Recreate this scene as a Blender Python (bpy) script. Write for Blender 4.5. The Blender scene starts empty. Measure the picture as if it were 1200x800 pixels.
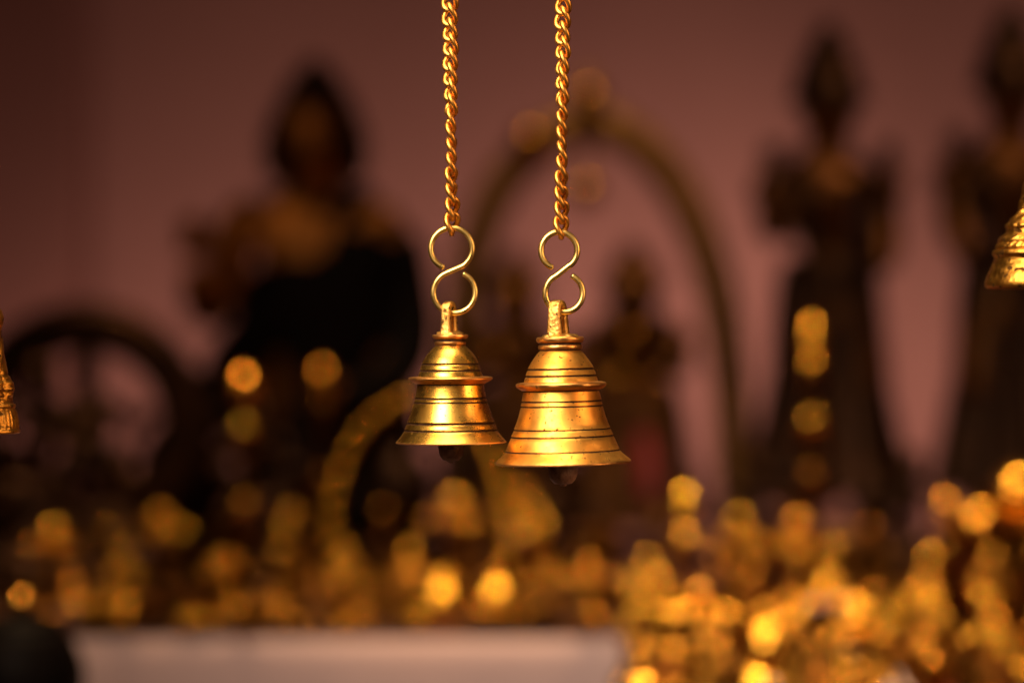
import bpy, bmesh, math, random
from mathutils import Vector, Matrix, noise
PI = math.pi
R = math.radians
random.seed(11)
SC = bpy.context.scene
COL = SC.collection

# ------------------------------------------------------------------ measures
U = 0.0005            # metres per photograph pixel at the distance of the two bells
D0 = 1.417            # lens to bells
def at(px, py, D=D0):
    k = U * D / D0
    return Vector(((px - 600) * k, D - D0, (400 - py) * k))
def mpp(D):           # metres per pixel at a distance
    return U * D / D0

# ------------------------------------------------------------------ materials
def nodes(name):
    m = bpy.data.materials.new(name); m.use_nodes = True
    nt = m.node_tree
    b = nt.nodes['Principled BSDF']
    return m, nt, b
def N(nt, t, **kw):
    n = nt.nodes.new(t)
    for k, v in kw.items():
        if k in n.inputs: n.inputs[k].default_value = v
        else: setattr(n, k, v)
    return n
def rgba(c): return (c[0], c[1], c[2], 1)
def metal(name, c1, c2, rough=0.28, scale=60., bump=0.15, bscale=400., pits=0.0, pitscale=150., pitcol=(.05, .02, .008),
          vary=0.0, streak=None, rvar=0.12, metallic=1.0, aniso=0.0, pitlo=None):
    m, nt, b = nodes(name)
    L = nt.links.new
    tc = N(nt, 'ShaderNodeTexCoord')
    n1 = N(nt, 'ShaderNodeTexNoise', Scale=scale, Detail=6., Roughness=.6)
    L(tc.outputs['Object'], n1.inputs['Vector'])
    ramp = N(nt, 'ShaderNodeValToRGB')
    ramp.color_ramp.elements[0].position = .35; ramp.color_ramp.elements[1].position = .66
    ramp.color_ramp.elements[0].color = rgba(c1); ramp.color_ramp.elements[1].color = rgba(c2)
    L(n1.outputs['Fac'], ramp.inputs['Fac'])
    col = ramp.outputs['Color']
    if vary:
        oi = N(nt, 'ShaderNodeObjectInfo')
        hs = N(nt, 'ShaderNodeHueSaturation')
        mr = N(nt, 'ShaderNodeMapRange'); mr.inputs['To Min'].default_value = 1 - vary; mr.inputs['To Max'].default_value = 1 + vary * .5
        L(oi.outputs['Random'], mr.inputs['Value']); L(mr.outputs['Result'], hs.inputs['Value'])
        mh = N(nt, 'ShaderNodeMapRange'); mh.inputs['To Min'].default_value = .488; mh.inputs['To Max'].default_value = .512
        L(oi.outputs['Random'], mh.inputs['Value']); L(mh.outputs['Result'], hs.inputs['Hue'])
        L(col, hs.inputs['Color']); col = hs.outputs['Color']
    n2 = N(nt, 'ShaderNodeTexNoise', Scale=bscale, Detail=4., Roughness=.6)
    if streak:
        mp = N(nt, 'ShaderNodeMapping'); mp.inputs['Scale'].default_value = streak
        L(tc.outputs['Object'], mp.inputs['Vector']); L(mp.outputs['Vector'], n2.inputs['Vector'])
    else:
        L(tc.outputs['Object'], n2.inputs['Vector'])
    rr = N(nt, 'ShaderNodeMapRange')
    rr.inputs['From Min'].default_value = .3; rr.inputs['From Max'].default_value = .7
    rr.inputs['To Min'].default_value = rough - rvar * .5; rr.inputs['To Max'].default_value = rough + rvar
    n3 = N(nt, 'ShaderNodeTexNoise', Scale=scale * 2.3, Detail=5., Roughness=.65)
    L(tc.outputs['Object'], n3.inputs['Vector']); L(n3.outputs['Fac'], rr.inputs['Value'])
    rout = rr.outputs['Result']
    b.inputs['Metallic'].default_value = metallic
    if pits:
        n4 = N(nt, 'ShaderNodeTexNoise', Scale=pitscale, Detail=.6, Roughness=.5)
        L(tc.outputs['Object'], n4.inputs['Vector'])
        pm = N(nt, 'ShaderNodeMapRange'); pm.inputs['From Min'].default_value = pitlo or .68; pm.inputs['From Max'].default_value = (pitlo or .68) + .06
        pm.inputs['To Max'].default_value = pits
        L(n4.outputs['Fac'], pm.inputs['Value'])
        mx = N(nt, 'ShaderNodeMix', data_type='RGBA')
        L(pm.outputs['Result'], mx.inputs['Factor']); L(col, mx.inputs[6]); mx.inputs[7].default_value = rgba(pitcol)
        col = mx.outputs[2]
        ra = N(nt, 'ShaderNodeMath', operation='MULTIPLY_ADD'); ra.inputs[1].default_value = .4
        L(pm.outputs['Result'], ra.inputs[0]); L(rout, ra.inputs[2]); rout = ra.outputs[0]
    L(col, b.inputs['Base Color']); L(rout, b.inputs['Roughness'])
    if aniso:
        b.inputs['Anisotropic'].default_value = aniso
        tg = N(nt, 'ShaderNodeTangent', direction_type='RADIAL', axis='Z'); L(tg.outputs[0], b.inputs['Tangent'])
    if bump:
        bp = N(nt, 'ShaderNodeBump', Strength=bump, Distance=.001)
        L(n2.outputs['Fac'], bp.inputs['Height']); L(bp.outputs[0], b.inputs['Normal'])
    return m
def matte(name, c1, c2, rough=.8, scale=8., bump=.1, bscale=60., spec=.3, sheen=0.):
    m, nt, b = nodes(name); L = nt.links.new
    tc = N(nt, 'ShaderNodeTexCoord')
    n1 = N(nt, 'ShaderNodeTexNoise', Scale=scale, Detail=5., Roughness=.6)
    L(tc.outputs['Object'], n1.inputs['Vector'])
    ramp = N(nt, 'ShaderNodeValToRGB'); ramp.color_ramp.elements[0].position = .3; ramp.color_ramp.elements[1].position = .7
    ramp.color_ramp.elements[0].color = rgba(c1); ramp.color_ramp.elements[1].color = rgba(c2)
    L(n1.outputs['Fac'], ramp.inputs['Fac']); L(ramp.outputs['Color'], b.inputs['Base Color'])
    n2 = N(nt, 'ShaderNodeTexNoise', Scale=bscale, Detail=4.); L(tc.outputs['Object'], n2.inputs['Vector'])
    bp = N(nt, 'ShaderNodeBump', Strength=bump, Distance=.002); L(n2.outputs['Fac'], bp.inputs['Height']); L(bp.outputs[0], b.inputs['Normal'])
    b.inputs['Roughness'].default_value = rough; b.inputs['Specular IOR Level'].default_value = spec
    if sheen: b.inputs['Sheen Weight'].default_value = sheen
    return m

M = {}
M['bell_yellow'] = metal('polished yellow brass', (.78, .425, .068), (.93, .56, .115), .26, 45, .06, 55, .9, 520, streak=(6, 6, 90), aniso=.3, pitlo=.71, rvar=.05)
M['bell_orange'] = metal('polished orange brass', (.66, .27, .038), (.94, .50, .10), .37, 45, .07, 55, .95, 560, streak=(6, 6, 90), aniso=.3, pitlo=.695, rvar=.07)
M['bell_edge'] = metal('worn copper toned edge', (.74, .34, .085), (.88, .47, .14), .36, 90, .3, 300, .7, 380, pitlo=.72)
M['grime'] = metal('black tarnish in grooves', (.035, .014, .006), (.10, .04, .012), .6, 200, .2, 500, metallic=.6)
M['cast'] = metal('rough cast brass', (.62, .33, .08), (.90, .58, .17), .36, 160, .9, 420, .9, 420, pitlo=.625)
M['chain'] = metal('orange brass chain', (.78, .34, .06), (.94, .52, .12), .38, 120, .08, 500)
M['wire'] = metal('yellow brass wire', (.86, .60, .17), (.92, .68, .24), .30, 60, 0)
M['iron'] = metal('dark brown clapper', (.34, .16, .105), (.66, .38, .27), .32, 260, .9, 420, metallic=0., rvar=.3)
M['ornate'] = metal('old gold ornate brass', (.50, .23, .035), (.74, .38, .065), .32, 120, .5, 400, .9, 220, pitlo=.62)
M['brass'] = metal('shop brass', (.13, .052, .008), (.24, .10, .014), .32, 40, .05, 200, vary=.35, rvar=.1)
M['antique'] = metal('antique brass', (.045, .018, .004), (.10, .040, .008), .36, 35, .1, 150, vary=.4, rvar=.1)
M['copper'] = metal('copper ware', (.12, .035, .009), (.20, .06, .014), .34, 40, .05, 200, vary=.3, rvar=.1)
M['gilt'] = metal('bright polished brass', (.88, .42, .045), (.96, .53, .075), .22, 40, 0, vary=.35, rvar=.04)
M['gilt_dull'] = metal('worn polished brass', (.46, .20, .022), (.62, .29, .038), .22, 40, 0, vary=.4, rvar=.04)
M['bronze'] = metal('dark old bronze', (.014, .006, .003), (.045, .017, .006), .40, 18, .3, 80, metallic=.85)
M['olive_bronze'] = metal('olive bronze', (.15, .072, .020), (.28, .14, .038), .40, 18, .3, 80, metallic=.85)
M['statue_skin'] = metal('dull gilt bronze', (.24, .09, .018), (.38, .15, .032), .40, 14, .2, 80, metallic=.9)
M['black_lacquer'] = metal('black lacquer', (.003, .002, .002), (.007, .004, .004), .6, 20, .1, 90, metallic=0.)
M['black_pot'] = metal('black glazed clay', (.002, .0015, .0015), (.006, .004, .004), .5, 25, .2, 90, metallic=0.)
for _n in ('black_lacquer', 'black_pot'):
    _b = M[_n].node_tree.nodes['Principled BSDF']; _b.inputs['Specular IOR Level'].default_value = .05
M['white_cloth'] = matte('off white cotton', (.57, .43, .455), (.63, .48, .505), .9, 5, .25, 220, .15, .1)
M['runner'] = matte('dark brown table runner', (.035, .015, .008), (.06, .025, .012), .9, 20, .3, 300, .1)
M['maroon_cloth'] = matte('maroon table cloth', (.10, .025, .015), (.14, .04, .02), .9, 12, .3, 250, .1)
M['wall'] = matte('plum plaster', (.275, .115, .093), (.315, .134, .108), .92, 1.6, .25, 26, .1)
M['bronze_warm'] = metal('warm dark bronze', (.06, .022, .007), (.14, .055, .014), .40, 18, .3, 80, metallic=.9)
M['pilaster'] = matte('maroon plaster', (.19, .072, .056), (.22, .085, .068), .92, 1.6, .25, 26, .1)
M['floor'] = matte('dark stone floor', (.06, .04, .035), (.10, .07, .06), .6, 3, .2, 30, .3)
M['wood'] = matte('dark wood', (.05, .022, .012), (.10, .045, .022), .55, 20, .3, 90, .3)
M['marble'] = matte('pale pink marble', (.66, .50, .46), (.82, .68, .64), .35, 30, .1, 90, .5)
M['clay'] = matte('dusty pink clay', (.22, .11, .09), (.30, .16, .13), .7, 30, .1, 90, .3)
M['red_cloth'] = matte('crimson cloth', (.16, .004, .007), (.24, .007, .012), .8, 40, .4, 200, .2, .3)

# ------------------------------------------------------------------ mesh helpers
def link(name, me, mats, parent=None, loc=None):
    o = bpy.data.objects.new(name, me); COL.objects.link(o)
    if mats is not None:
        for m in (mats if isinstance(mats, (list, tuple)) else [mats]):
            if len(me.materials) < (len(mats) if isinstance(mats, (list, tuple)) else 1): me.materials.append(m)
    if parent: o.parent = parent
    if loc is not None: o.location = loc
    return o
def done(bm, name, smooth=True, sharp=None):
    bm.normal_update()
    me = bpy.data.meshes.new(name); 
    if sharp is not None:
        for e in bm.edges:
            if len(e.link_faces) == 2 and e.calc_face_angle(0) > sharp: e.smooth = False
    bm.to_mesh(me); bm.free()
    if smooth:
        for p in me.polygons: p.use_smooth = True
    return me
def lathe(bm, prof, seg=48, rfun=None, c=(0, 0, 0), M4=None, mat=None):
    """prof: list of (r,z[,mat]) from one end to the other. rfun(theta, i, r, z)->r"""
    rows = []
    for i, p in enumerate(prof):
        r, z = p[0], p[1]
        if r <= 1e-7:
            co = Vector((c[0], c[1], c[2] + z))
            rows.append([bm.verts.new(M4 @ co if M4 else co)])
        else:
            row = []
            for k in range(seg):
                t = 2 * PI * k / seg
                rr = rfun(t, i, r, z) if rfun else r
                co = Vector((c[0] + rr * math.cos(t), c[1] + rr * math.sin(t), c[2] + z))
                row.append(bm.verts.new(M4 @ co if M4 else co))
            rows.append(row)
    for i in range(len(rows) - 1):
        a, b = rows[i], rows[i + 1]
        mi = prof[i][2] if len(prof[i]) > 2 else (mat or 0)
        if len(a) == 1 and len(b) == 1: continue
        for k in range(seg):
            k2 = (k + 1) % seg
            if len(a) == 1: f = bm.faces.new((a[0], b[k], b[k2]))
            elif len(b) == 1: f = bm.faces.new((a[k], b[0], a[k2]))
            else: f = bm.faces.new((a[k], b[k], b[k2], a[k2]))
            f.material_index = mi
    return rows
def smoothprof(pts, n=6):
    """Catmull-Rom through (r,z) points"""
    out = []
    P = [Vector((p[0], p[1])) for p in pts]
    for i in range(len(P) - 1):
        p0 = P[max(i - 1, 0)]; p1 = P[i]; p2 = P[i + 1]; p3 = P[min(i + 2, len(P) - 1)]
        for k in range(n):
            t = k / n
            q = .5 * ((2 * p1) + (p2 - p0) * t + (2 * p0 - 5 * p1 + 4 * p2 - p3) * t * t + (3 * p1 - p0 - 3 * p2 + p3) * t ** 3)
            out.append((max(q.x, 0), q.y))
    out.append((P[-1].x, P[-1].y))
    return out
def spline(pts, n=8):
    P = [Vector(p) for p in pts]; out = []
    for i in range(len(P) - 1):
        p0 = P[max(i - 1, 0)]; p1 = P[i]; p2 = P[i + 1]; p3 = P[min(i + 2, len(P) - 1)]
        for k in range(n):
            t = k / n
            out.append(.5 * ((2 * p1) + (p2 - p0) * t + (2 * p0 - 5 * p1 + 4 * p2 - p3) * t * t + (3 * p1 - p0 - 3 * p2 + p3) * t ** 3))
    out.append(P[-1]); return out
def tube(bm, pts, rad, seg=12, closed=False, caps=True, squash=1.0):
    P = [Vector(p) for p in pts]; n = len(P)
    T = []
    for i in range(n):
        a = P[(i - 1) % n] if (closed or i > 0) else P[i]
        b = P[(i + 1) % n] if (closed or i < n - 1) else P[i]
        T.append((b - a).normalized())
    up = Vector((0, 1, 0)) if abs(T[0].y) < .9 else Vector((1, 0, 0))
    nrm = (up - T[0] * up.dot(T[0])).normalized()
    NN = [nrm]
    for i in range(1, n):
        q = T[i - 1].rotation_difference(T[i]); v = q @ NN[-1]
        v = (v - T[i] * v.dot(T[i])).normalized(); NN.append(v)
    tw = 0
    if closed:
        q = T[-1].rotation_difference(T[0]); v = q @ NN[-1]
        tw = math.atan2(T[0].dot(v.cross(NN[0])), v.dot(NN[0]))
    rows = []
    for i in range(n):
        r = rad[i] if isinstance(rad, (list, tuple)) else rad
        nn = NN[i]
        if closed: nn = Matrix.Rotation(tw * i / n, 3, T[i]) @ nn
        bb = T[i].cross(nn)
        rows.append([bm.verts.new(P[i] + (nn * math.cos(2 * PI * k / seg) * squash + bb * math.sin(2 * PI * k / seg)) * r) for k in range(seg)])
    for i in range(n if closed else n - 1):
        a, b = rows[i], rows[(i + 1) % n]
        for k in range(seg): bm.faces.new((a[k], a[(k + 1) % seg], b[(k + 1) % seg], b[k]))
    if caps and not closed:
        for row, t, s in ((rows[0], -T[0], 1), (rows[-1], T[-1], -1)):
            ctr = sum((v.co for v in row), Vector()) / seg
            rr = (row[0].co - ctr).length
            tip = bm.verts.new(ctr + t * rr * .55)
            for k in range(seg):
                if s == 1: bm.faces.new((row[(k + 1) % seg], row[k], tip))
                else: bm.faces.new((row[k], row[(k + 1) % seg], tip))
    return rows
def ball(bm, c, r, sub=2, sc=(1, 1, 1)):
    m = Matrix.Translation(Vector(c)) @ Matrix.Diagonal((r * sc[0], r * sc[1], r * sc[2], 1))
    return bmesh.ops.create_icosphere(bm, subdivisions=sub, radius=1, matrix=m)['verts']
def box(bm, lo, hi, bev=0.):
    c = [(a + b) / 2 for a, b in zip(lo, hi)]; s = [b - a for a, b in zip(lo, hi)]
    vs = bmesh.ops.create_cube(bm, size=1, matrix=Matrix.Translation(c) @ Matrix.Diagonal((*s, 1)))['verts']
    if bev:
        es = list({e for v in vs for e in v.link_edges})
        bmesh.ops.bevel(bm, geom=es, offset=bev, segments=2, affect='EDGES', profile=.6)
def skinmesh(name, nodes_, edges, sub=2, root=0):
    """nodes_: list of (x,y,z,rx[,ry]); grown to one continuous surface"""
    me = bpy.data.meshes.new(name)
    me.from_pydata([n[:3] for n in nodes_], edges, [])
    o = bpy.data.objects.new('growing', me); COL.objects.link(o)
    sm = o.modifiers.new('s', 'SKIN'); sm.branch_smoothing = .6
    lay = me.skin_vertices[0].data
    for i, n in enumerate(nodes_):
        lay[i].radius = (n[3], n[4] if len(n) > 4 else n[3]); lay[i].use_root = (i == root)
    su = o.modifiers.new('u', 'SUBSURF'); su.levels = sub; su.render_levels = sub
    dg = bpy.context.evaluated_depsgraph_get(); dg.update()
    out = bpy.data.meshes.new_from_object(o.evaluated_get(dg))
    bpy.data.objects.remove(o); bpy.data.meshes.remove(me)
    out.name = name
    for p in out.polygons: p.use_smooth = True
    return out
def thing(name, label, cat, loc=(0, 0, 0), group=None, rotz=0., rot=None):
    o = bpy.data.objects.new(name, None); COL.objects.link(o)
    o.empty_display_size = .02
    o.location = loc; o.rotation_euler = rot if rot else (0, 0, rotz)
    tag(o, label, cat, group); return o
def tag(o, label, cat, group=None):
    o['label'] = label; o['category'] = cat
    if group: o['group'] = group
    return o
def struct(o): o['kind'] = 'structure'; return o

# ------------------------------------------------------------------ the setting
ZT = at(0, 746, 2.4).z            # top of the white table
ZF = -1.0                         # floor
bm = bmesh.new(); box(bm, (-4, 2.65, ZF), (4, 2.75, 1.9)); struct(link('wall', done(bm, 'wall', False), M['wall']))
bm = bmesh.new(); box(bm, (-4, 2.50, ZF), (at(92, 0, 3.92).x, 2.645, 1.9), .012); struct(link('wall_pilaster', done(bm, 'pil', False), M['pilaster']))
bm = bmesh.new(); box(bm, (-4, -4.5, ZF - .05), (4, 2.645, ZF - .002)); struct(link('floor', done(bm, 'floor', False), M['floor']))

# white clothed table
def draped_table(name, label, x0, x1, y0, y1, ztop, cloth, seedv):
    t = thing(name, label, 'table', ((x0 + x1) / 2, (y0 + y1) / 2, ZF))
    cx, cy = (x0 + x1) / 2, (y0 + y1) / 2
    bm = bmesh.new(); box(bm, (x0 - cx + .03, y0 - cy + .03, ztop - ZF - .035), (x1 - cx - .03, y1 - cy - .03, ztop - ZF - .006))
    link('table_top', done(bm, 'tt', False), M['wood'], t)
    for sx in (x0 - cx + .06, x1 - cx - .06):
        for sy in (y0 - cy + .06, y1 - cy - .06):
            bm = bmesh.new(); box(bm, (sx - .02, sy - .02, 0), (sx + .02, sy + .02, ztop - ZF - .036), .003)
            link('leg', done(bm, 'leg', False), M['wood'], t)
    # cloth: perimeter with soft folds growing downwards
    bm = bmesh.new(); per = []
    nx, ny = 90, 60
    for i in range(nx): per.append((x0 + (x1 - x0) * i / nx, y0, 0, -1))
    for i in range(ny): per.append((x1, y0 + (y1 - y0) * i / ny, 1, 0))
    for i in range(nx): per.append((x1 - (x1 - x0) * i / nx, y1, 0, 1))
    for i in range(ny): per.append((x0, y1 - (y1 - y0) * i / ny, -1, 0))
    rows = []
    H = ztop - ZF
    for j, (dz, ex) in enumerate([(0, -.012), (.001, -.006), (.004, -.001), (.010, .001), (.03, .002), (.1, .003), (.2, .005), (.35, .008), (.5, .01), (H - .02, .016)]):
        row = []
        for k, (x, y, ox, oy) in enumerate(per):
            f = noise.noise(Vector((x * 5, y * 5, seedv))) + .5 * noise.noise(Vector((x * 14, y * 14, seedv + 3)))
            d = ex + f * .03 * min(1, dz * 2.2)
            row.append(bm.verts.new((x - cx + ox * d, y - cy + oy * d, H - dz)))
        rows.append(row)
    n = len(per)
    bm.faces.new(list(reversed(rows[0]))) if False else bm.faces.new(rows[0])
    for j in range(len(rows) - 1):
        for k in range(n): bm.faces.new((rows[j][k], rows[j + 1][k], rows[j + 1][(k + 1) % n], rows[j][(k + 1) % n]))
    o = link('cloth', done(bm, 'cloth', True, R(40)), cloth, t)
    o['label'] = 'cloth draped down to the floor'
    return t
XR = at(728, 0, 2.4).x
draped_table('display_table', 'long display table draped in off white cloth carrying the dark statues', -1.45, XR, 2.4 - D0, 3.5 - D0, ZT, M['white_cloth'], 1.)
ZT2 = ZT - .045
draped_table('display_table', 'second display table under maroon cloth crowded with bright brass wares', XR + .02, 1.35, 2.06 - D0, 3.5 - D0, ZT2, M['maroon_cloth'], 7.)
bm = bmesh.new(); box(bm, (-1.44, 2.402 - D0, ZT + .001), (XR + .004, 3.49 - D0, ZT + .004))  # dark cover added so the lit cloth top does not show bright
tag(link('table_runner', done(bm, 'runner', False), M['runner']), 'dark brown runner added to darken the top of the white clothed table', 'runner')
ZTR = ZT + .004

# ------------------------------------------------------------------ chains and hooks
px = U
def make_link_mesh():
    bm = bmesh.new(); pts = []
    a, b, wr = 8.9 * px, 12.1 * px, 3.35 * px
    n = 44
    for k in range(n):
        f = 2 * PI * k / n
        c, s = math.cos(f), math.sin(f)
        x = a * (abs(c) ** .9) * (1 if c > 0 else -1); z = b * s
        th = HAND * R(42) * (z / b)
        pts.append((x * math.cos(th), x * math.sin(th), z))
    tube(bm, pts, wr, 12, closed=True)
    return done(bm, 'chain_link')
HAND = -1
LINK = make_link_mesh()
PITCH = 17.45
def chain(label, xs, ybot, D, yaw0, yawf, ytop=-45, mat='chain'):
    """xs: (x at top, x at bottom); links copied upwards"""
    base = at(xs[1], ybot, D)
    t = thing('chain', label, 'chain', base)
    k = mpp(D) / U
    y = ybot; i = 0
    first = None
    while y > ytop:
        u = (ybot - y) / max(ybot, 1)
        x = xs[1] + (xs[0] - xs[1]) * u + .5 * math.sin(i * 1.7)
        loc = at(x, y, D) - base
        if first is None:
            o = first = link('link', LINK, M[mat], t)
        else:
            o = first.copy(); COL.objects.link(o); o.parent = t
        o.location = loc; o.scale = (k, k, k)
        o.rotation_euler = (R(random.uniform(-3, 3)), R(random.uniform(-3, 3)), yaw0 + yawf(u) + R(random.uniform(-8, 8)))
        y -= PITCH; i += 1
    return t
def s_hook(label, c1, r1, c2, r2, D, sx=1.0, a0=252, a1=442, mat='wire', rad=2.7):
    mid = ((c1[0] + c2[0]) / 2, (c1[1] + c2[1]) / 2)
    base = at(mid[0], mid[1], D); k = mpp(D)
    pts = []
    def P(c, r, a):
        return ((c[0] - mid[0] + r * sx * math.cos(R(a))) * k, 0, (mid[1] - c[1] + r * math.sin(R(a))) * k)
    a = a0
    while a > -64: pts.append(P(c1, r1, a)); a -= 10
    a = 114
    low = []
    while a < a1: low.append(P(c2, r2, a)); a += 10
    pts = pts + low
    pts = spline(pts, 3)
    # a little bend out of plane so the free ends clear the wire
    n = len(pts)
    for i, p in enumerate(pts):
        e = max(0, abs(i - n / 2) / (n / 2) - .55) / .45
        p.y += (-1 if i < n / 2 else 1) * .0012 * e
    bm = bmesh.new(); tube(bm, pts, rad * k, 14)
    o = link('s_hook', done(bm, 's_hook'), M[mat]); o.location = base
    return tag(o, label, 'hook')

# ------------------------------------------------------------------ the two plain bells
def groove(pr, y, w, d, r):
    """append a V groove at image height y"""
    w *= 1.35; d *= 1.3
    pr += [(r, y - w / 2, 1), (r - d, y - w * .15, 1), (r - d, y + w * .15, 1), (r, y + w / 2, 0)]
def bell(name, label, cx, ybase, tilt, prof, mats, clap, loopspec, D=D0, yaw=0.):
    """prof: (r, y_image[, mat]) top to bottom outer profile"""
    k = mpp(D)
    base = at(cx, ybase, D)
    t = thing(name, label, 'bell', base, rot=(0, R(tilt), R(yaw)))
    z = lambda y: (ybase - y) * k
    outer = [(p[0] * k, z(p[1]), p[2] if len(p) > 2 else 0) for p in prof]
    rl, yl = prof[-1][0], prof[-1][1]
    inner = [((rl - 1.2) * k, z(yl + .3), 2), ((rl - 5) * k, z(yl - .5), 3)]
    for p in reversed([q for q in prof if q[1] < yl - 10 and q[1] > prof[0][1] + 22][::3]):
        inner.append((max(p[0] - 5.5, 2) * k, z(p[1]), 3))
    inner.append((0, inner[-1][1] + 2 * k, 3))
    bm = bmesh.new()
    lathe(bm, [(0, outer[0][1], 0)] + outer + inner, 96, lambda th, i, r, zz: r * (1 + .008 * noise.noise(Vector((math.cos(th) * 1.3 + cx, math.sin(th) * 1.3, zz * 60)))) + .25 * k * noise.noise(Vector((math.cos(th) * 5, math.sin(th) * 5 + cx, zz * 500))))
    bmesh.ops.recalc_face_normals(bm, faces=bm.faces)
    link('bell_body', done(bm, 'bell_body', True, R(32)), mats, t)
    # clapper: rod inside, blunt weight below the rim
    rc, y0, y1 = clap
    cpr = [(0, y1), (3.2, y1 - .3), (4.2, y1 - 2.2), (rc * .60, y1 - 3.2), (rc * .86, y1 - 8), (rc * .98, y1 - 13.5), (rc, y1 - 19), (rc * .97, y0 - 4), (rc * .5, y0 - 8), (2.2, y0 - 10), (2.2, y0 - 72), (0, y0 - 72)]
    bm = bmesh.new()
    wob = lambda th, i, r, zz: r * (1 + .035 * noise.noise(Vector((math.cos(th) * 1.6, math.sin(th) * 1.6, zz * 900))))
    lathe(bm, [(p[0] * k, z(p[1])) for p in cpr], 40, wob)
    bmesh.ops.recalc_face_normals(bm, faces=bm.faces)
    link('clapper', done(bm, 'clapper', True, R(50)), M['iron'], t)
    # cast suspension loop: flat strap bent over, seen almost edge-on
    x0, w0, w1, half, ytop, ybot, thick, lyaw = loopspec
    path = []
    zc = ytop + half + thick * .5
    n = 14
    path.append((half * 1.18, ybot + 1.5)); path.append((half * 1.10, ybot - 6)); path.append((half * 1.03, (ybot + zc) / 2))
    for i in range(n + 1):
        a = PI * i / n
        path.append((half * math.cos(a), zc - half * math.sin(a)))
    path += [(-half * 1.03, (ybot + zc) / 2), (-half * 1.10, ybot - 6), (-half * 1.18, ybot + 1.5)]
    bm = bmesh.new(); rows = []
    rot = Matrix.Rotation(R(lyaw), 3, 'Z')
    m_ = len(path)
    for i, (d, y) in enumerate(path):
        a = path[max(i - 1, 0)]; b = path[min(i + 1, m_ - 1)]
        tx, ty = b[0] - a[0], b[1] - a[1]; l = math.hypot(tx, ty); nx_, ny_ = -ty / l, tx / l
        f = min(1, max(0, (y - ytop) / (ybot - ytop)))
        w = (w0 + (w1 - w0) * f * f) / 2; th = thick / 2 * (1 + .25 * f)
        row = []
        for (sx, st, q) in ((-1, -.75, 0), (-1, .75, 0), (-.8, 1, 0), (-.3, 1.08, 0), (.3, 1.08, 0), (.8, 1, 0), (1, .75, 0), (1, -.75, 0), (.8, -1, 0), (-.8, -1, 0)):
            p3 = Vector((sx * w, -(d + nx_ * st * th), 0)); yy = y + ny_ * st * th
            j = noise.noise_vector(Vector((p3.x * .35, p3.y * .35 + 5, yy * .22))) * .55
            v = rot @ Vector((p3.x + j.x, p3.y + j.y, 0))
            row.append(bm.verts.new(((x0 + v.x) * k, v.y * k, z(yy + j.z))))
        rows.append(row)
    for i in range(m_ - 1):
        for q in range(10): bm.faces.new((rows[i][q], rows[i][(q + 1) % 10], rows[i + 1][(q + 1) % 10], rows[i + 1][q]))
    bm.faces.new(rows[0]); bm.faces.new(list(reversed(rows[-1])))
    # lumps of solder round the foot of the strap
    bmesh.ops.recalc_face_normals(bm, faces=bm.faces)
    bmesh.ops.subdivide_edges(bm, edges=bm.edges[:], cuts=1, use_grid_fill=True, smooth=.3)
    lp = link('suspension_loop', done(bm, 'loop'), M['cast'], t)
    bm = bmesh.new()
    rows = lathe(bm, [(prof[0][0] * .82 * k, z(prof[0][1] + .2)), (prof[0][0] * .74 * k, z(prof[0][1] - 2.2)), (prof[0][0] * .5 * k, z(prof[0][1] - 3.4)), (0, z(prof[0][1] - 3.8))], 40,
          lambda th, i, r, zz: r * (1 + .22 * noise.noise(Vector((math.cos(th) * 3.1, math.sin(th) * 3.1, i * .7 + cx)))))
    for v in bm.verts: v.co.z += k * 1.6 * noise.noise(v.co * 420)
    bmesh.ops.recalc_face_normals(bm, faces=bm.faces)
    sb = link('solder', done(bm, 'solder'), M['cast'], lp)
    sb['label'] = 'lumpy solder round the foot of the loop'
    return t

# right, larger, nearer bell (image pixels: radius, height)
pr = [(26.5, 394.6, 2), (27.8, 395.8, 2), (28.2, 397.6, 2), (27.6, 399.8, 2), (25.6, 401.2, 1), (24.6, 402.2, 1), (24.6, 403.6, 1), (25.2, 404.3, 2), (26.0, 405.8, 2), (26.0, 407.6, 2), (25.2, 409.2, 1), (24.2, 409.8, 1), (24.2, 410.8, 0),
      (25.2, 411.8), (28.4, 415.4), (31.6, 419.8), (34.6, 424.2), (37.2, 428.6), (38.4, 431.0)]
groove(pr, 432.2, 1.8, .9, 38.8)
pr += [(40.0, 435.2), (41.0, 438.4)]
groove(pr, 440.2, 1.8, .9, 41.5)
pr += [(42.4, 443.4), (43.2, 446.2, 0), (43.6, 447.0, 2), (48, 447.6, 2), (52.0, 448.4, 2), (53.2, 449.8, 2), (53.2, 451.6, 2), (52.0, 453.4, 2), (49.0, 455.4, 2), (46.2, 456.8, 1), (44.6, 457.6, 1), (44.6, 458.6, 0), (45.2, 461), (46.6, 467.6)]
groove(pr, 469.8, 1.5, .8, 47.0)
pr += [(47.7, 473.0)]
groove(pr, 475.6, 1.4, .7, 48.1)
pr += [(49.4, 481), (51.4, 488), (53.9, 495.5), (56.2, 501)]
groove(pr, 502.4, 1.3, .7, 56.7)
pr += [(58.2, 506.5)]
groove(pr, 510.8, 1.5, .8, 60.0)
pr += [(62.0, 515.5), (64.2, 520.6), (66.0, 525.0), (66.9, 526.8, 1), (66.6, 527.8, 1), (67.4, 528.6, 0), (69.2, 530.6), (72.4, 533.6), (76.0, 536.6), (79.0, 539.2, 2), (80.2, 540.6, 2), (80.2, 541.6, 2), (79.4, 542.4, 2)]
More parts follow.
